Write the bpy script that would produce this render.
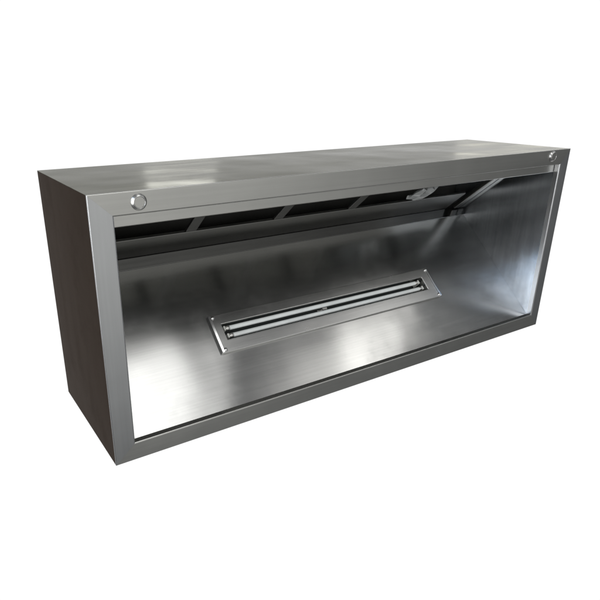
import bpy, bmesh, math, random
from mathutils import Vector, Matrix
random.seed(7)
scene = bpy.context.scene
col = scene.collection
for o in list(bpy.data.objects): bpy.data.objects.remove(o)

# ------------------------------------------------------------------ camera
cd = bpy.data.cameras.new('camera'); cam = bpy.data.objects.new('camera', cd); col.objects.link(cam)
scene.camera = cam
FPX, YAW, PITCH, ROLL = 570.98, 0.5533, 0.3854, -0.0028
PX, PY = 253.71, 317.39
f = Vector((math.sin(YAW)*math.cos(PITCH), math.cos(YAW)*math.cos(PITCH), -math.sin(PITCH)))
r0 = Vector((math.cos(YAW), -math.sin(YAW), 0)); u0 = r0.cross(f)
r1 = math.cos(ROLL)*r0 + math.sin(ROLL)*u0; u1 = -math.sin(ROLL)*r0 + math.cos(ROLL)*u0
M = Matrix((r1, u1, -f)).transposed().to_4x4(); M.translation = Vector((-0.4582, -1.656, 1.2277))
cam.matrix_world = M
cd.sensor_width = 36; cd.lens = FPX/600*36
cd.shift_x = (300-PX)/600; cd.shift_y = (PY-300)/600
cd.clip_start = .05; cd.clip_end = 500
scene.render.resolution_x = scene.render.resolution_y = 1024
scene.view_settings.view_transform = 'Standard'; scene.view_settings.look = 'None'
scene.view_settings.exposure = 0; scene.view_settings.gamma = 1

# ------------------------------------------------------------------ world: plain white on one side, dim tones shaped for reflections on the other
world = bpy.data.worlds.new('World'); scene.world = world; world.use_nodes = True
nt = world.node_tree; N = nt.nodes; Lk = nt.links
for n in list(N): N.remove(n)
tc = N.new('ShaderNodeTexCoord')
def wdot(axis):
    a = Vector(axis).normalized(); d = N.new('ShaderNodeVectorMath'); d.operation = 'DOT_PRODUCT'
    d.inputs[1].default_value = a; Lk.new(tc.outputs['Generated'], d.inputs[0]); return d.outputs['Value']
def wrange(v, deg_out, deg_in):      # 0 beyond deg_out from the axis, 1 within deg_in
    m = N.new('ShaderNodeMapRange'); m.interpolation_type = 'SMOOTHSTEP'
    m.inputs['From Min'].default_value = math.cos(math.radians(deg_out)); m.inputs['From Max'].default_value = math.cos(math.radians(deg_in))
    Lk.new(v, m.inputs['Value']); return m.outputs['Result']
def wmix(fac, a, b):
    m = N.new('ShaderNodeMix'); m.data_type = 'RGBA'
    Lk.new(fac, m.inputs['Factor'])
    for s, x in ((6, a), (7, b)):
        if isinstance(x, tuple): m.inputs[s].default_value = (*x, 1)
        else: Lk.new(x, m.inputs[s])
    return m.outputs[2]
c = wmix(wrange(wdot((.14, -.97, .13)), 50, 6), (.100, .103, .105), (.74, .74, .72))
c = wmix(wrange(wdot((0, 0, 1)), 62, 40), c, (.17, .172, .175))
c = wmix(wrange(wdot((.40, .86, -.32)), 72, 62), c, (1.03, 1.03, 1.03))
bg = N.new('ShaderNodeBackground'); Lk.new(c, bg.inputs['Color']); bg.inputs['Strength'].default_value = 1
wo = N.new('ShaderNodeOutputWorld'); Lk.new(bg.outputs[0], wo.inputs['Surface'])

# ------------------------------------------------------------------ lamps: soft unseen area lights, placed for the reflections in the steel
def area(name, loc, sx, sy, radiance, colr=(1, 1, 1), look=(0, 0, -1)):
    l = bpy.data.lights.new(name, 'AREA'); l.shape = 'RECTANGLE'; l.size = sx; l.size_y = sy
    l.energy = radiance*math.pi*sx*sy; l.color = colr
    o = bpy.data.objects.new(name, l); col.objects.link(o); o.location = loc
    if look != (0, 0, -1): o.rotation_euler = Vector(look).to_track_quat('-Z', 'Y').to_euler()
    return o
area('skylight', (1.08, -2.35, 4), 2.05, 2.8, 2.0, (1, 1, .985))
area('skylight_edge_fill', (1.05, -.65, 4), 1.6, .6, 1.2, (1, 1, .985))  # dim light added beside the skylight to carry its glow up the panel
area('overhead_area_light', (3.9, -2.7, 4), 1.1, 1.8, 1.0, (1, .99, .96))
area('overhead_area_light', (5.0, -2.5, 4), 1.2, 1.8, 2.4, (1, .99, .96))
area('ceiling_panel', (7.4, -.68, 4), 3.8, 1.0, 1.0, (.90, .95, 1))
area('side_fill', (-4.2, -2.8, 2.9), 1.6, 1.7, 11, (1, .99, .98), look=(.82, .33, -.45))  # unseen light added to brighten the foot of the inner end wall
area('side_fill_blue', (-4.6, -.6, 3.6), 2.0, 1.6, 5.5, (.55, .74, 1), look=(.82, .1, -.45))  # unseen bluish light added to tint the inner end wall
area('overhead_area_light', (4.0, -.5, 4), 1.6, .9, .22, (1, 1, 1))  # dim light added to lift the upper middle of the sloping panel
area('side_glint_light', (-4.6, -1.6, .2), 2.2, 2.6, 4, (1, 1, 1), look=(.93, .35, .02))  # unseen light added for the bright crescent on the round cap
area('front_glint_light', (-2.2, -4.2, .9), 1.2, 2.0, 5, (1, 1, 1), look=(.62, .78, -.05))  # unseen light added for the bright line along the frame's inner fold
area('rear_window', (3.0, 5.9, 2.7), 1.0, 1.4, 4.0, (1, 1, 1), look=(-.4, -.9, -.25))
area('rear_window_warm', (8.0, 4.2, 2.7), 1.7, 1.4, 3.4, (1, .97, .9), look=(-.8, -.6, -.25))

# ------------------------------------------------------------------ materials
def nodes(m):
    m.use_nodes = True; return m.node_tree.nodes, m.node_tree.links, m.node_tree.nodes['Principled BSDF']
def steel(name, base, rough, grain='x', grain_amt=.06, wave=.0, wave_scale=2.5, f82=(1, 1, 1), smudge=.06, aniso=.0, seed=0.):
    m = bpy.data.materials.new(name); n, l, b = nodes(m)
    b.inputs['Metallic'].default_value = 1
    b.inputs['Specular Tint'].default_value = (*f82, 1)
    t = n.new('ShaderNodeTexCoord')
    mp = n.new('ShaderNodeMapping'); mp.inputs['Location'].default_value = (seed, seed*1.7, seed*.3)
    mp.inputs['Scale'].default_value = {'x': (1.2, 120, 120), 'z': (120, 120, 1.2), 'y': (120, 1.2, 120), 'slope': (120, 1.2, 1.2)}[grain]
    l.new(t.outputs['Object'], mp.inputs['Vector'])
    g = n.new('ShaderNodeTexNoise'); g.inputs['Scale'].default_value = 1; g.inputs['Detail'].default_value = 2; g.inputs['Roughness'].default_value = .7
    l.new(mp.outputs[0], g.inputs['Vector'])
    mp2 = n.new('ShaderNodeMapping'); mp2.inputs['Location'].default_value = (seed+3, 1, seed)
    mp2.inputs['Scale'].default_value = {'x': (1, 9, 9), 'z': (9, 9, 1), 'y': (9, 1, 9), 'slope': (11, 1, 1)}[grain]
    l.new(t.outputs['Object'], mp2.inputs['Vector'])
    s = n.new('ShaderNodeTexNoise'); s.inputs['Scale'].default_value = 1.6; s.inputs['Detail'].default_value = 5; s.inputs['Roughness'].default_value = .6
    l.new(mp2.outputs[0], s.inputs['Vector'])
    # fine brushing varies tone, broad smears vary the polish
    r1 = n.new('ShaderNodeMapRange'); r1.inputs['From Min'].default_value = .25; r1.inputs['From Max'].default_value = .75
    r1.inputs['To Min'].default_value = 1-grain_amt*1.6; r1.inputs['To Max'].default_value = 1+grain_amt*1.6
    l.new(g.outputs['Fac'], r1.inputs['Value'])
    r2 = n.new('ShaderNodeMapRange'); r2.inputs['From Min'].default_value = .25; r2.inputs['From Max'].default_value = .75
    r2.inputs['To Min'].default_value = 1-smudge*1.5; r2.inputs['To Max'].default_value = 1+smudge*1.5
    l.new(s.outputs['Fac'], r2.inputs['Value'])
    mu = n.new('ShaderNodeMath'); mu.operation = 'MULTIPLY'; l.new(r1.outputs[0], mu.inputs[0]); l.new(r2.outputs[0], mu.inputs[1])
    vm = n.new('ShaderNodeVectorMath'); vm.operation = 'SCALE'; vm.inputs[0].default_value = base; l.new(mu.outputs[0], vm.inputs['Scale'])
    l.new(vm.outputs[0], b.inputs['Base Color'])
    r3 = n.new('ShaderNodeMapRange'); r3.inputs['To Min'].default_value = rough*(1-smudge*2.5); r3.inputs['To Max'].default_value = rough*(1+smudge*2.5)
    l.new(s.outputs['Fac'], r3.inputs['Value'])
    k = n.new('ShaderNodeTexNoise'); k.inputs['Scale'].default_value = 7; k.inputs['Detail'].default_value = 6; k.inputs['Roughness'].default_value = .7; k.inputs['Distortion'].default_value = .1
    l.new(t.outputs['Object'], k.inputs['Vector'])
    r4 = n.new('ShaderNodeMapRange'); r4.inputs['From Min'].default_value = .5; r4.inputs['From Max'].default_value = .8; r4.inputs['To Max'].default_value = .05   # finger and wiping marks
    l.new(k.outputs['Fac'], r4.inputs['Value'])
    ad = n.new('ShaderNodeMath'); ad.operation = 'ADD'; l.new(r3.outputs[0], ad.inputs[0]); l.new(r4.outputs[0], ad.inputs[1]); l.new(ad.outputs[0], b.inputs['Roughness'])
    if wave:
        w = n.new('ShaderNodeTexNoise'); w.inputs['Scale'].default_value = wave_scale; w.inputs['Detail'].default_value = 1.5
        l.new(t.outputs['Object'], w.inputs['Vector'])
        b2 = n.new('ShaderNodeBump'); b2.inputs['Strength'].default_value = 1; b2.inputs['Distance'].default_value = wave
        l.new(w.outputs['Fac'], b2.inputs['Height']); l.new(b2.outputs[0], b.inputs['Normal'])
    if aniso:     # brushed along the length of the sheet: highlights stretch up the slope
        cx = n.new('ShaderNodeCombineXYZ'); cx.inputs[1].default_value = .736; cx.inputs[2].default_value = .677
        l.new(cx.outputs[0], b.inputs['Tangent']); b.inputs['Anisotropic'].default_value = aniso
    return m
def plain(name, base, rough, metallic=0., spec=.5):
    m = bpy.data.materials.new(name); n, l, b = nodes(m)
    t = n.new('ShaderNodeTexCoord'); s = n.new('ShaderNodeTexNoise'); s.inputs['Scale'].default_value = 14; s.inputs['Detail'].default_value = 4
    l.new(t.outputs['Object'], s.inputs['Vector'])
    r = n.new('ShaderNodeMapRange'); r.inputs['To Min'].default_value = .8; r.inputs['To Max'].default_value = 1.2; l.new(s.outputs['Fac'], r.inputs['Value'])
    vm = n.new('ShaderNodeVectorMath'); vm.operation = 'SCALE'; vm.inputs[0].default_value = base; l.new(r.outputs[0], vm.inputs['Scale'])
    l.new(vm.outputs[0], b.inputs['Base Color'])
    b.inputs['Roughness'].default_value = rough; b.inputs['Metallic'].default_value = metallic; b.inputs['Specular IOR Level'].default_value = spec
    return m
m_rail = steel('brushed_steel_across', (.53, .53, .51), .30, 'x', .025, .0012, 5, f82=(.6, .6, .6), smudge=.03, seed=1)
m_stile = steel('brushed_steel_upright', (.53, .54, .55), .30, 'z', .025, .0012, 5, f82=(.6, .6, .6), smudge=.03, seed=5)
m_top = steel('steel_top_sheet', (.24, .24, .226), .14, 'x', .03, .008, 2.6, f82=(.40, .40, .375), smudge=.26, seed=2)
m_side = steel('steel_brown_reflection', (.041, .036, .033), .40, 'z', .015, .003, 3, f82=(.46, .43, .41), smudge=.04, seed=12)  # mirrored brown surroundings are put into the base colour
m_panel = steel('steel_light_panel', (.56, .56, .55), .205, 'x', .025, .022, 1.5, aniso=.6, smudge=.04, seed=3)
m_wall = steel('steel_end_wall', (.51, .54, .58), .17, 'z', .05, .003, 3, smudge=.08, seed=9)
m_filter = steel('steel_filter_frame', (.25, .25, .24), .30, 'x', .03, .002, 3, smudge=.05, seed=4)
m_gutter = steel('steel_gutter', (.42, .42, .42), .18, 'x', .04, .003, 3, smudge=.1, seed=14)
m_bar = steel('steel_filter_bar', (.15, .15, .145), .45, 'x', .04, seed=21)
m_bezel = steel('steel_bezel', (.62, .62, .61), .24, 'x', .05, seed=6)
m_dark = plain('shaded_galvanised_steel', (.075, .075, .07), .6, .6, .2)  # shade inside the plenum is put into this dark colour
m_chrome = steel('polished_steel', (.72, .72, .72), .16, 'x', .02, seed=8)
m_rim = steel('satin_cap_rim', (.64, .64, .63), .30, 'x', .02, seed=11)
m_tube = plain('frosted_tube_glass', (.82, .86, .86), .12, 0, .5)
m_cap = plain('tube_cap_metal', (.7, .7, .68), .3, 1)
m_holder = plain('white_plastic', (.62, .63, .6), .4)
m_tray = plain('dark_tray_enamel', (.035, .045, .045), .3, 0, .4)
m_film = plain('clear_film', (.60, .62, .62), .22); m_film.node_tree.nodes['Principled BSDF'].inputs['Transmission Weight'].default_value = .4

# ------------------------------------------------------------------ mesh helpers
def obj(name, bm, mat, parent=None, smooth=False, bevel=0., seg=2):
    bmesh.ops.recalc_face_normals(bm, faces=bm.faces)
    me = bpy.data.meshes.new(name); bm.to_mesh(me); bm.free(); me.materials.append(mat)
    if smooth:
        for p in me.polygons: p.use_smooth = True
    o = bpy.data.objects.new(name, me); col.objects.link(o)
    if parent: o.parent = parent
    if bevel:
        b = o.modifiers.new('bevel', 'BEVEL'); b.width = bevel; b.segments = seg; b.limit_method = 'ANGLE'; b.angle_limit = math.radians(40)
        b.harden_normals = True
        for p in me.polygons: p.use_smooth = True
    return o
def box(bm, a, b, T=None):
    vs = [bm.verts.new((x, y, z)) for x in (a[0], b[0]) for y in (a[1], b[1]) for z in (a[2], b[2])]
    for q in ((0,1,3,2),(4,6,7,5),(0,4,5,1),(2,3,7,6),(0,2,6,4),(1,5,7,3)): bm.faces.new([vs[i] for i in q])
    if T is not None:
        for v in vs: v.co = T @ v.co
    return vs
def boxobj(name, a, b, mat, parent, T=None, bevel=0.):
    bm = bmesh.new(); box(bm, a, b, T); return obj(name, bm, mat, parent, bevel=bevel)
def lathe(bm, prof, T, n=48):
    rings = []
    for r, h in prof:
        if r < 1e-6: rings.append([bm.verts.new(T @ Vector((0, 0, h)))])
        else: rings.append([bm.verts.new(T @ Vector((r*math.cos(2*math.pi*k/n), r*math.sin(2*math.pi*k/n), h))) for k in range(n)])
    for A, B in zip(rings, rings[1:]):
        for k in range(n):
            k2 = (k+1) % n
            if len(A) == 1: bm.faces.new((A[0], B[k], B[k2]))
            elif len(B) == 1: bm.faces.new((A[k], B[0], A[k2]))
            else: bm.faces.new((A[k], B[k], B[k2], A[k2]))
def frame_T(origin, ex, ey, ez):
    m = Matrix((ex, ey, ez)).transposed().to_4x4(); m.translation = Vector(origin); return m
def sheet(bm, prof, x0, x1, th):     # a bent sheet: (y,z) profile run along x, thickness th
    P = [Vector((0, y, z)) for y, z in prof]; off = []
    for i, p in enumerate(P):
        ns = []
        if i: d = (P[i]-P[i-1]).normalized(); ns.append(Vector((0, -d.z, d.y)))
        if i < len(P)-1: d = (P[i+1]-P[i]).normalized(); ns.append(Vector((0, -d.z, d.y)))
        nn = sum(ns, Vector()).normalized(); off.append(p - nn*th/max(.3, nn.dot(ns[0])))
    loop = P + off[::-1]
    A = [bm.verts.new((x0, p.y, p.z)) for p in loop]; B = [bm.verts.new((x1, p.y, p.z)) for p in loop]
    n = len(loop)
    for i in range(n): bm.faces.new((A[i], A[(i+1) % n], B[(i+1) % n], B[i]))
    for i in range(len(P)-1):
        bm.faces.new((A[i], A[i+1], A[n-2-i], A[n-1-i])); bm.faces.new((B[i], B[i+1], B[n-2-i], B[n-1-i]))

# ------------------------------------------------------------------ the hood
W, H, D = 2.4, 0.938, 0.6193
hood = bpy.data.objects.new('exhaust_hood', None); col.objects.link(hood)
hood.location = (0, 0, 0); hood['category'] = 'range hood'
hood['label'] = 'long stainless steel kitchen exhaust hood lying on its back with its open face forward'

# outer sheets
t = .0015
boxobj('top_panel', (.0004, .0055, H-t-.0004), (W-.0004, D, H-.0004), m_top, hood, bevel=.0006)
so = boxobj('side_panel', (.0004, .0055, .0004), (t+.0004, D-.002, H-t-.0006), m_side, hood); so['label'] = 'end panel with a dark brown reflection put into its colour'
boxobj('side_panel', (W-t-.0004, .0055, .0004), (W-.0004, D-.002, H-t-.0006), m_wall, hood)
boxobj('back_panel', (t+.0006, D-.006, .004), (W-t-.0006, D-.003, H-t-.0008), m_dark, hood)
boxobj('bottom_panel', (t+.0006, .010, .0004), (W-t-.0006, D-.007, t+.0004), m_filter, hood)

# mitred front frame: one rolled profile, four pieces
FW = {'l': .076, 'r': .066, 't': .072, 'b': .070}
def arc(cx, cy, r, a0, a1, n=4): return [(cx+r*math.cos(math.radians(a0+(a1-a0)*i/n)), cy+r*math.sin(math.radians(a0+(a1-a0)*i/n))) for i in range(n+1)]
def prof(w):
    R, Ri = .0035, .0050
    p = [(0, .0052)] + arc(R, R, R, 180, 270) + arc(w-Ri, Ri, Ri, 270, 360) + [(w, .025)]
    q = [(w-.0014, .025)] + [(x, y) for x, y in arc(w-Ri, Ri, Ri-.0014, 360, 270)] + arc(R, R, R-.0014, 270, 180) + [(.0014, .0052)]
    return p + q
def frame_piece(name, mat, side):
    bm = bmesh.new(); w = FW[side]; ends = []
    g = .00006
    for e in (0, 1):
        loop = []
        for u, y in prof(w):
            k = u/w
            if side in 'tb':
                z = H-u if side == 't' else u
                x = k*FW['l']+g if e == 0 else W-k*FW['r']-g
            else:
                x = u if side == 'l' else W-u
                z = k*FW['b']+g if e == 0 else H-k*FW['t']-g
            loop.append(bm.verts.new((x, y, z)))
        ends.append(loop)
    A, B = ends; n = len(A)
    for i in range(n): bm.faces.new((A[i], A[(i+1) % n], B[(i+1) % n], B[i]))
    h = n//2
    for E_ in (A, B):
        for i in range(h-1): bm.faces.new((E_[i], E_[i+1], E_[n-2-i], E_[n-1-i]))
    o = obj(name, bm, mat, hood, smooth=True)
    md = o.modifiers.new('wn', 'WEIGHTED_NORMAL'); md.weight = 100; md.keep_sharp = False
    return o
frame_piece('frame_rail', m_rail, 't'); frame_piece('frame_rail', m_rail, 'b')
frame_piece('frame_stile', m_stile, 'l'); frame_piece('frame_stile', m_stile, 'r')

# drip lip behind the upper rail
bm = bmesh.new(); sheet(bm, [(.0275, .872), (.0275, .829), (.033, .826), (.050, .826)], .074, 2.336, -.0012)
obj('drip_lip', bm, m_rail, hood)

XL, XR = .070, 2.338
# end walls inside
for x0, x1 in ((XL-.0015, XL), (XR, XR+.0015)):
    boxobj('inner_wall', (x0, .0255, .030), (x1, D-.008, H-.006), m_wall, hood)
# sloping panel that carries the light, with a hole for the fitting
S0 = Vector((0, .026, .0635)); S1 = Vector((0, .530, .527))
sd = (S1-S0).normalized(); sn = Vector((0, -sd.z, sd.y)); SL = (S1-S0).length
ST = frame_T(S0, Vector((1, 0, 0)), sd, sn)        # local: x along hood, y up the slope, z out of the panel
k0 = math.sqrt(1+.92**2)
HX0, HX1 = .577, 1.753; HY0, HY1 = (.232-.030)*k0+.005, (.285-.030)*k0+.005
bm = bmesh.new()
xs = [XL+.0005, HX0-.004, HX1+.004, XR-.0005]; ys = [0, HY0-.004, HY1+.004, SL]
for zt in (0, -.0015):
    for i in range(3):
        for j in range(3):
            if i == 1 and j == 1: continue
            bm.faces.new([bm.verts.new(ST @ Vector((xs[a], ys[b], zt))) for a, b in ((i, j), (i+1, j), (i+1, j+1), (i, j+1))])
bmesh.ops.remove_doubles(bm, verts=bm.verts, dist=1e-5)
obj('light_panel', bm, m_panel, hood)
# weld seam along the top of the sloping panel + gutter + lower rail
P0 = Vector((0, .585, .569)); ft = Vector((0, math.cos(math.radians(140)), math.sin(math.radians(140)))); fn = Vector((0, -ft.z, ft.y))
# P0 + s*ft climbs forward to the front lip
bm = bmesh.new(); sheet(bm, [(S1.y-.003, S1.z+.0005), (S1.y+.001, S1.z+.003), (.5768, .5600)], XL+.001, XR-.001, .0012)
obj('gutter', bm, m_gutter, hood)
FT = frame_T(P0, Vector((1, 0, 0)), ft, Vector((0, -ft.z, ft.y))*1)
if FT.to_3x3().determinant() < 0: pass
def fbox(name, x0, x1, s0, s1, h0, h1, mat, bev=.002):
    return boxobj(name, (x0, s0, h0), (x1, s1, h1), mat, hood, T=FT, bevel=bev)
# fn side facing the opening is below the plane
fbox('filter_rail', XL+.002, 2.236, .0, .168, -.004, .010, m_filter, .003)
fbox('filter_rail', XL+.002, XR-.002, .44, .50, -.004, .010, m_bar, .003)
bars = [.084, .516, .950, 1.382, 1.815]
for x in bars:
    fbox('filter_bar', x, x+.049, .1685, .4395, -.004, .008, m_bar, .003)
e = fbox('end_bar', 2.290, XR-.003, .010, .4395, -.004, .022, m_filter, .004)

# light fitting set in the sloping panel
BX0, BX1 = .535, 1.810; BY0, BY1 = (.1915-.030)*k0+.005, (.3195-.030)*k0+.005
bm = bmesh.new(); hz = .012
o_ = [(BX0, BY0), (BX1, BY0), (BX1, BY1), (BX0, BY1)]; i_ = [(HX0, HY0), (HX1, HY0), (HX1, HY1), (HX0, HY1)]
def ring(z, L, ins=0.): return [bm.verts.new(ST @ Vector((x, y, z))) for x, y in L]
o0, o1, i1, i0 = ring(.0006, o_), ring(hz, o_), ring(hz, i_), ring(-.020, i_)
for A, B in ((o0, o1), (o1, i1), (i1, i0)):
    for k in range(4): bm.faces.new((A[k], A[(k+1) % 4], B[(k+1) % 4], B[k]))
fit = obj('light_fitting', bm, m_bezel, hood, bevel=.003, seg=3)
# folded end strips of the bezel
for x0, x1, h0, h1 in ((BX0-.005, BX0+.007, .0042, .0062), (BX1-.006, BX1+.004, .0062, .0048)):
    bm = bmesh.new()
    vs = box(bm, (x0, BY0+.002, .001), (x1, BY1-.002, hz+h0))
    for v in vs:
        if v.co.z > .01 and v.co.x > (x0+x1)/2: v.co.z = hz+h1
    for v in vs: v.co = ST @ v.co
    obj('end_strip', bm, m_chrome, fit, bevel=.0015)
for x in (BX0+.014, BX1-.006):
    for y in (BY0+.013, BY1-.013):
        bm = bmesh.new(); lathe(bm, [(.0085, 0), (.0085, .0025), (.0068, .0052), (.003, .0066), (0, .0068)], ST @ Matrix.Translation((x, y, hz)), 20)
        obj('screw', bm, m_chrome, fit, smooth=True)
bm = bmesh.new()
r_ = [(HX0-.003, HY0-.003), (HX1+.003, HY0-.003), (HX1+.003, HY1+.003), (HX0-.003, HY1+.003)]
a, b = ring(-.016, r_), ring(-.048, r_)
for k in range(4): bm.faces.new((a[k], a[(k+1) % 4], b[(k+1) % 4], b[k]))
bm.faces.new(b)
obj('lamp_tray', bm, m_tray, fit)
hw = HY1-HY0; RT = .0097
for j, (fy, xa, xb) in enumerate(((.76, HX0+.018, HX1-.030), (.27, HX0+.022, HX1-.024))):
    y = HY0+hw*fy; z = -.006
    T = ST @ Matrix.Translation((xa, y, z)) @ Matrix.Rotation(math.radians(90), 4, 'Y')
    L = xb-xa
    bm = bmesh.new(); lathe(bm, [(0, .012), (RT, .012), (RT, L-.012), (0, L-.012)], T, 24)
    tb = obj('fluorescent_tube', bm, m_tube, fit, smooth=True); md = tb.modifiers.new('es', 'EDGE_SPLIT'); md.split_angle = .8
    for h0, h1, s in ((0, .020, -1), (L-.020, L, 1)):
        bm = bmesh.new(); lathe(bm, [(0, h0), (RT*.85, h0), (RT+.0006, h0+.003), (RT+.0006, h1-.003), (RT*.85, h1), (0, h1)], T, 24)
        obj('tube_cap', bm, m_cap, fit, smooth=True)
        xh = xa-.010 if s < 0 else xb+.0005
        bm = bmesh.new(); box(bm, (xh, y-.010, -.045), (xh+.0095, y+.010, z+.010), ST)
        obj('lamp_holder', bm, m_holder, fit, bevel=.003)
# spring clip between the tubes
bm = bmesh.new(); box(bm, (1.10, HY0+hw*.46, -.030), (1.125, HY0+hw*.58, -.004), ST); box(bm, (1.085, HY0+hw*.40, -.032), (1.14, HY0+hw*.64, -.028), ST)
obj('tube_clip', bm, m_cap, fit, bevel=.001)

# round caps on the upper rail
for x, z in ((.157, .903), (2.257, .909)):
    T = frame_T((x, -.0002, z), Vector((1, 0, 0)), Vector((0, 0, 1)), Vector((0, -1, 0)))
    bm = bmesh.new()
    lathe(bm, [(.0258, 0), (.0258, .0012), (.0250, .0026), (.0200, .0078), (.0188, .0088), (.0180, .0089), (.0174, .0083), (.0174, .0040)], T, 56)
    cap = obj('round_cap', bm, m_rim, hood, smooth=True)
    bm = bmesh.new(); lathe(bm, [(.0172, .004), (.0172, .0074), (.0166, .0080), (0, .0081)], T, 56)
    obj('cap_face', bm, m_rail, cap, smooth=True).modifiers.new('es', 'EDGE_SPLIT').split_angle = .6

# ------------------------------------------------------------------ scrap of film hanging at the filters
bm = bmesh.new(); rnd = random.Random(3)
NI, NJ = 30, 36; rows = []
jag = [rnd.uniform(0, 1) for _ in range(NJ+1)]
for i in range(NI+1):
    row = []; q = i/NI
    for j in range(NJ+1):
        p = j/NJ
        low = .200 + .035*(1-p) + .020*math.sin(p*13+1) + .004*jag[j]
        sC = .315 + (low-.315)*q
        x = 1.762 + .110*p - .062*q*(1-.25*p) + .005*math.sin(q*8+p*5)
        hgt = .020 + .011*math.sin(p*13+q*2.0) + .004*math.sin(p*24-q*4)
        row.append(bm.verts.new(FT @ Vector((x, sC, hgt))))
    rows.append(row)
for i in range(NI):
    for j in range(NJ):
        if i > NI*.35 and 15 < j < 21 and (i-NI*.35) > abs(j-18)*3: continue      # a tear between two tongues
        bm.faces.new((rows[i][j], rows[i][j+1], rows[i+1][j+1], rows[i+1][j]))
bmesh.ops.delete(bm, geom=[v for v in bm.verts if not v.link_faces], context='VERTS')
film = obj('plastic_film', bm, m_film, None, smooth=True)
sm = film.modifiers.new('solid', 'SOLIDIFY'); sm.thickness = .0008
ss = film.modifiers.new('sub', 'SUBSURF'); ss.levels = ss.render_levels = 1
film['label'] = 'crumpled scrap of clear plastic film caught under the upper lip of the hood'
film['category'] = 'plastic film'
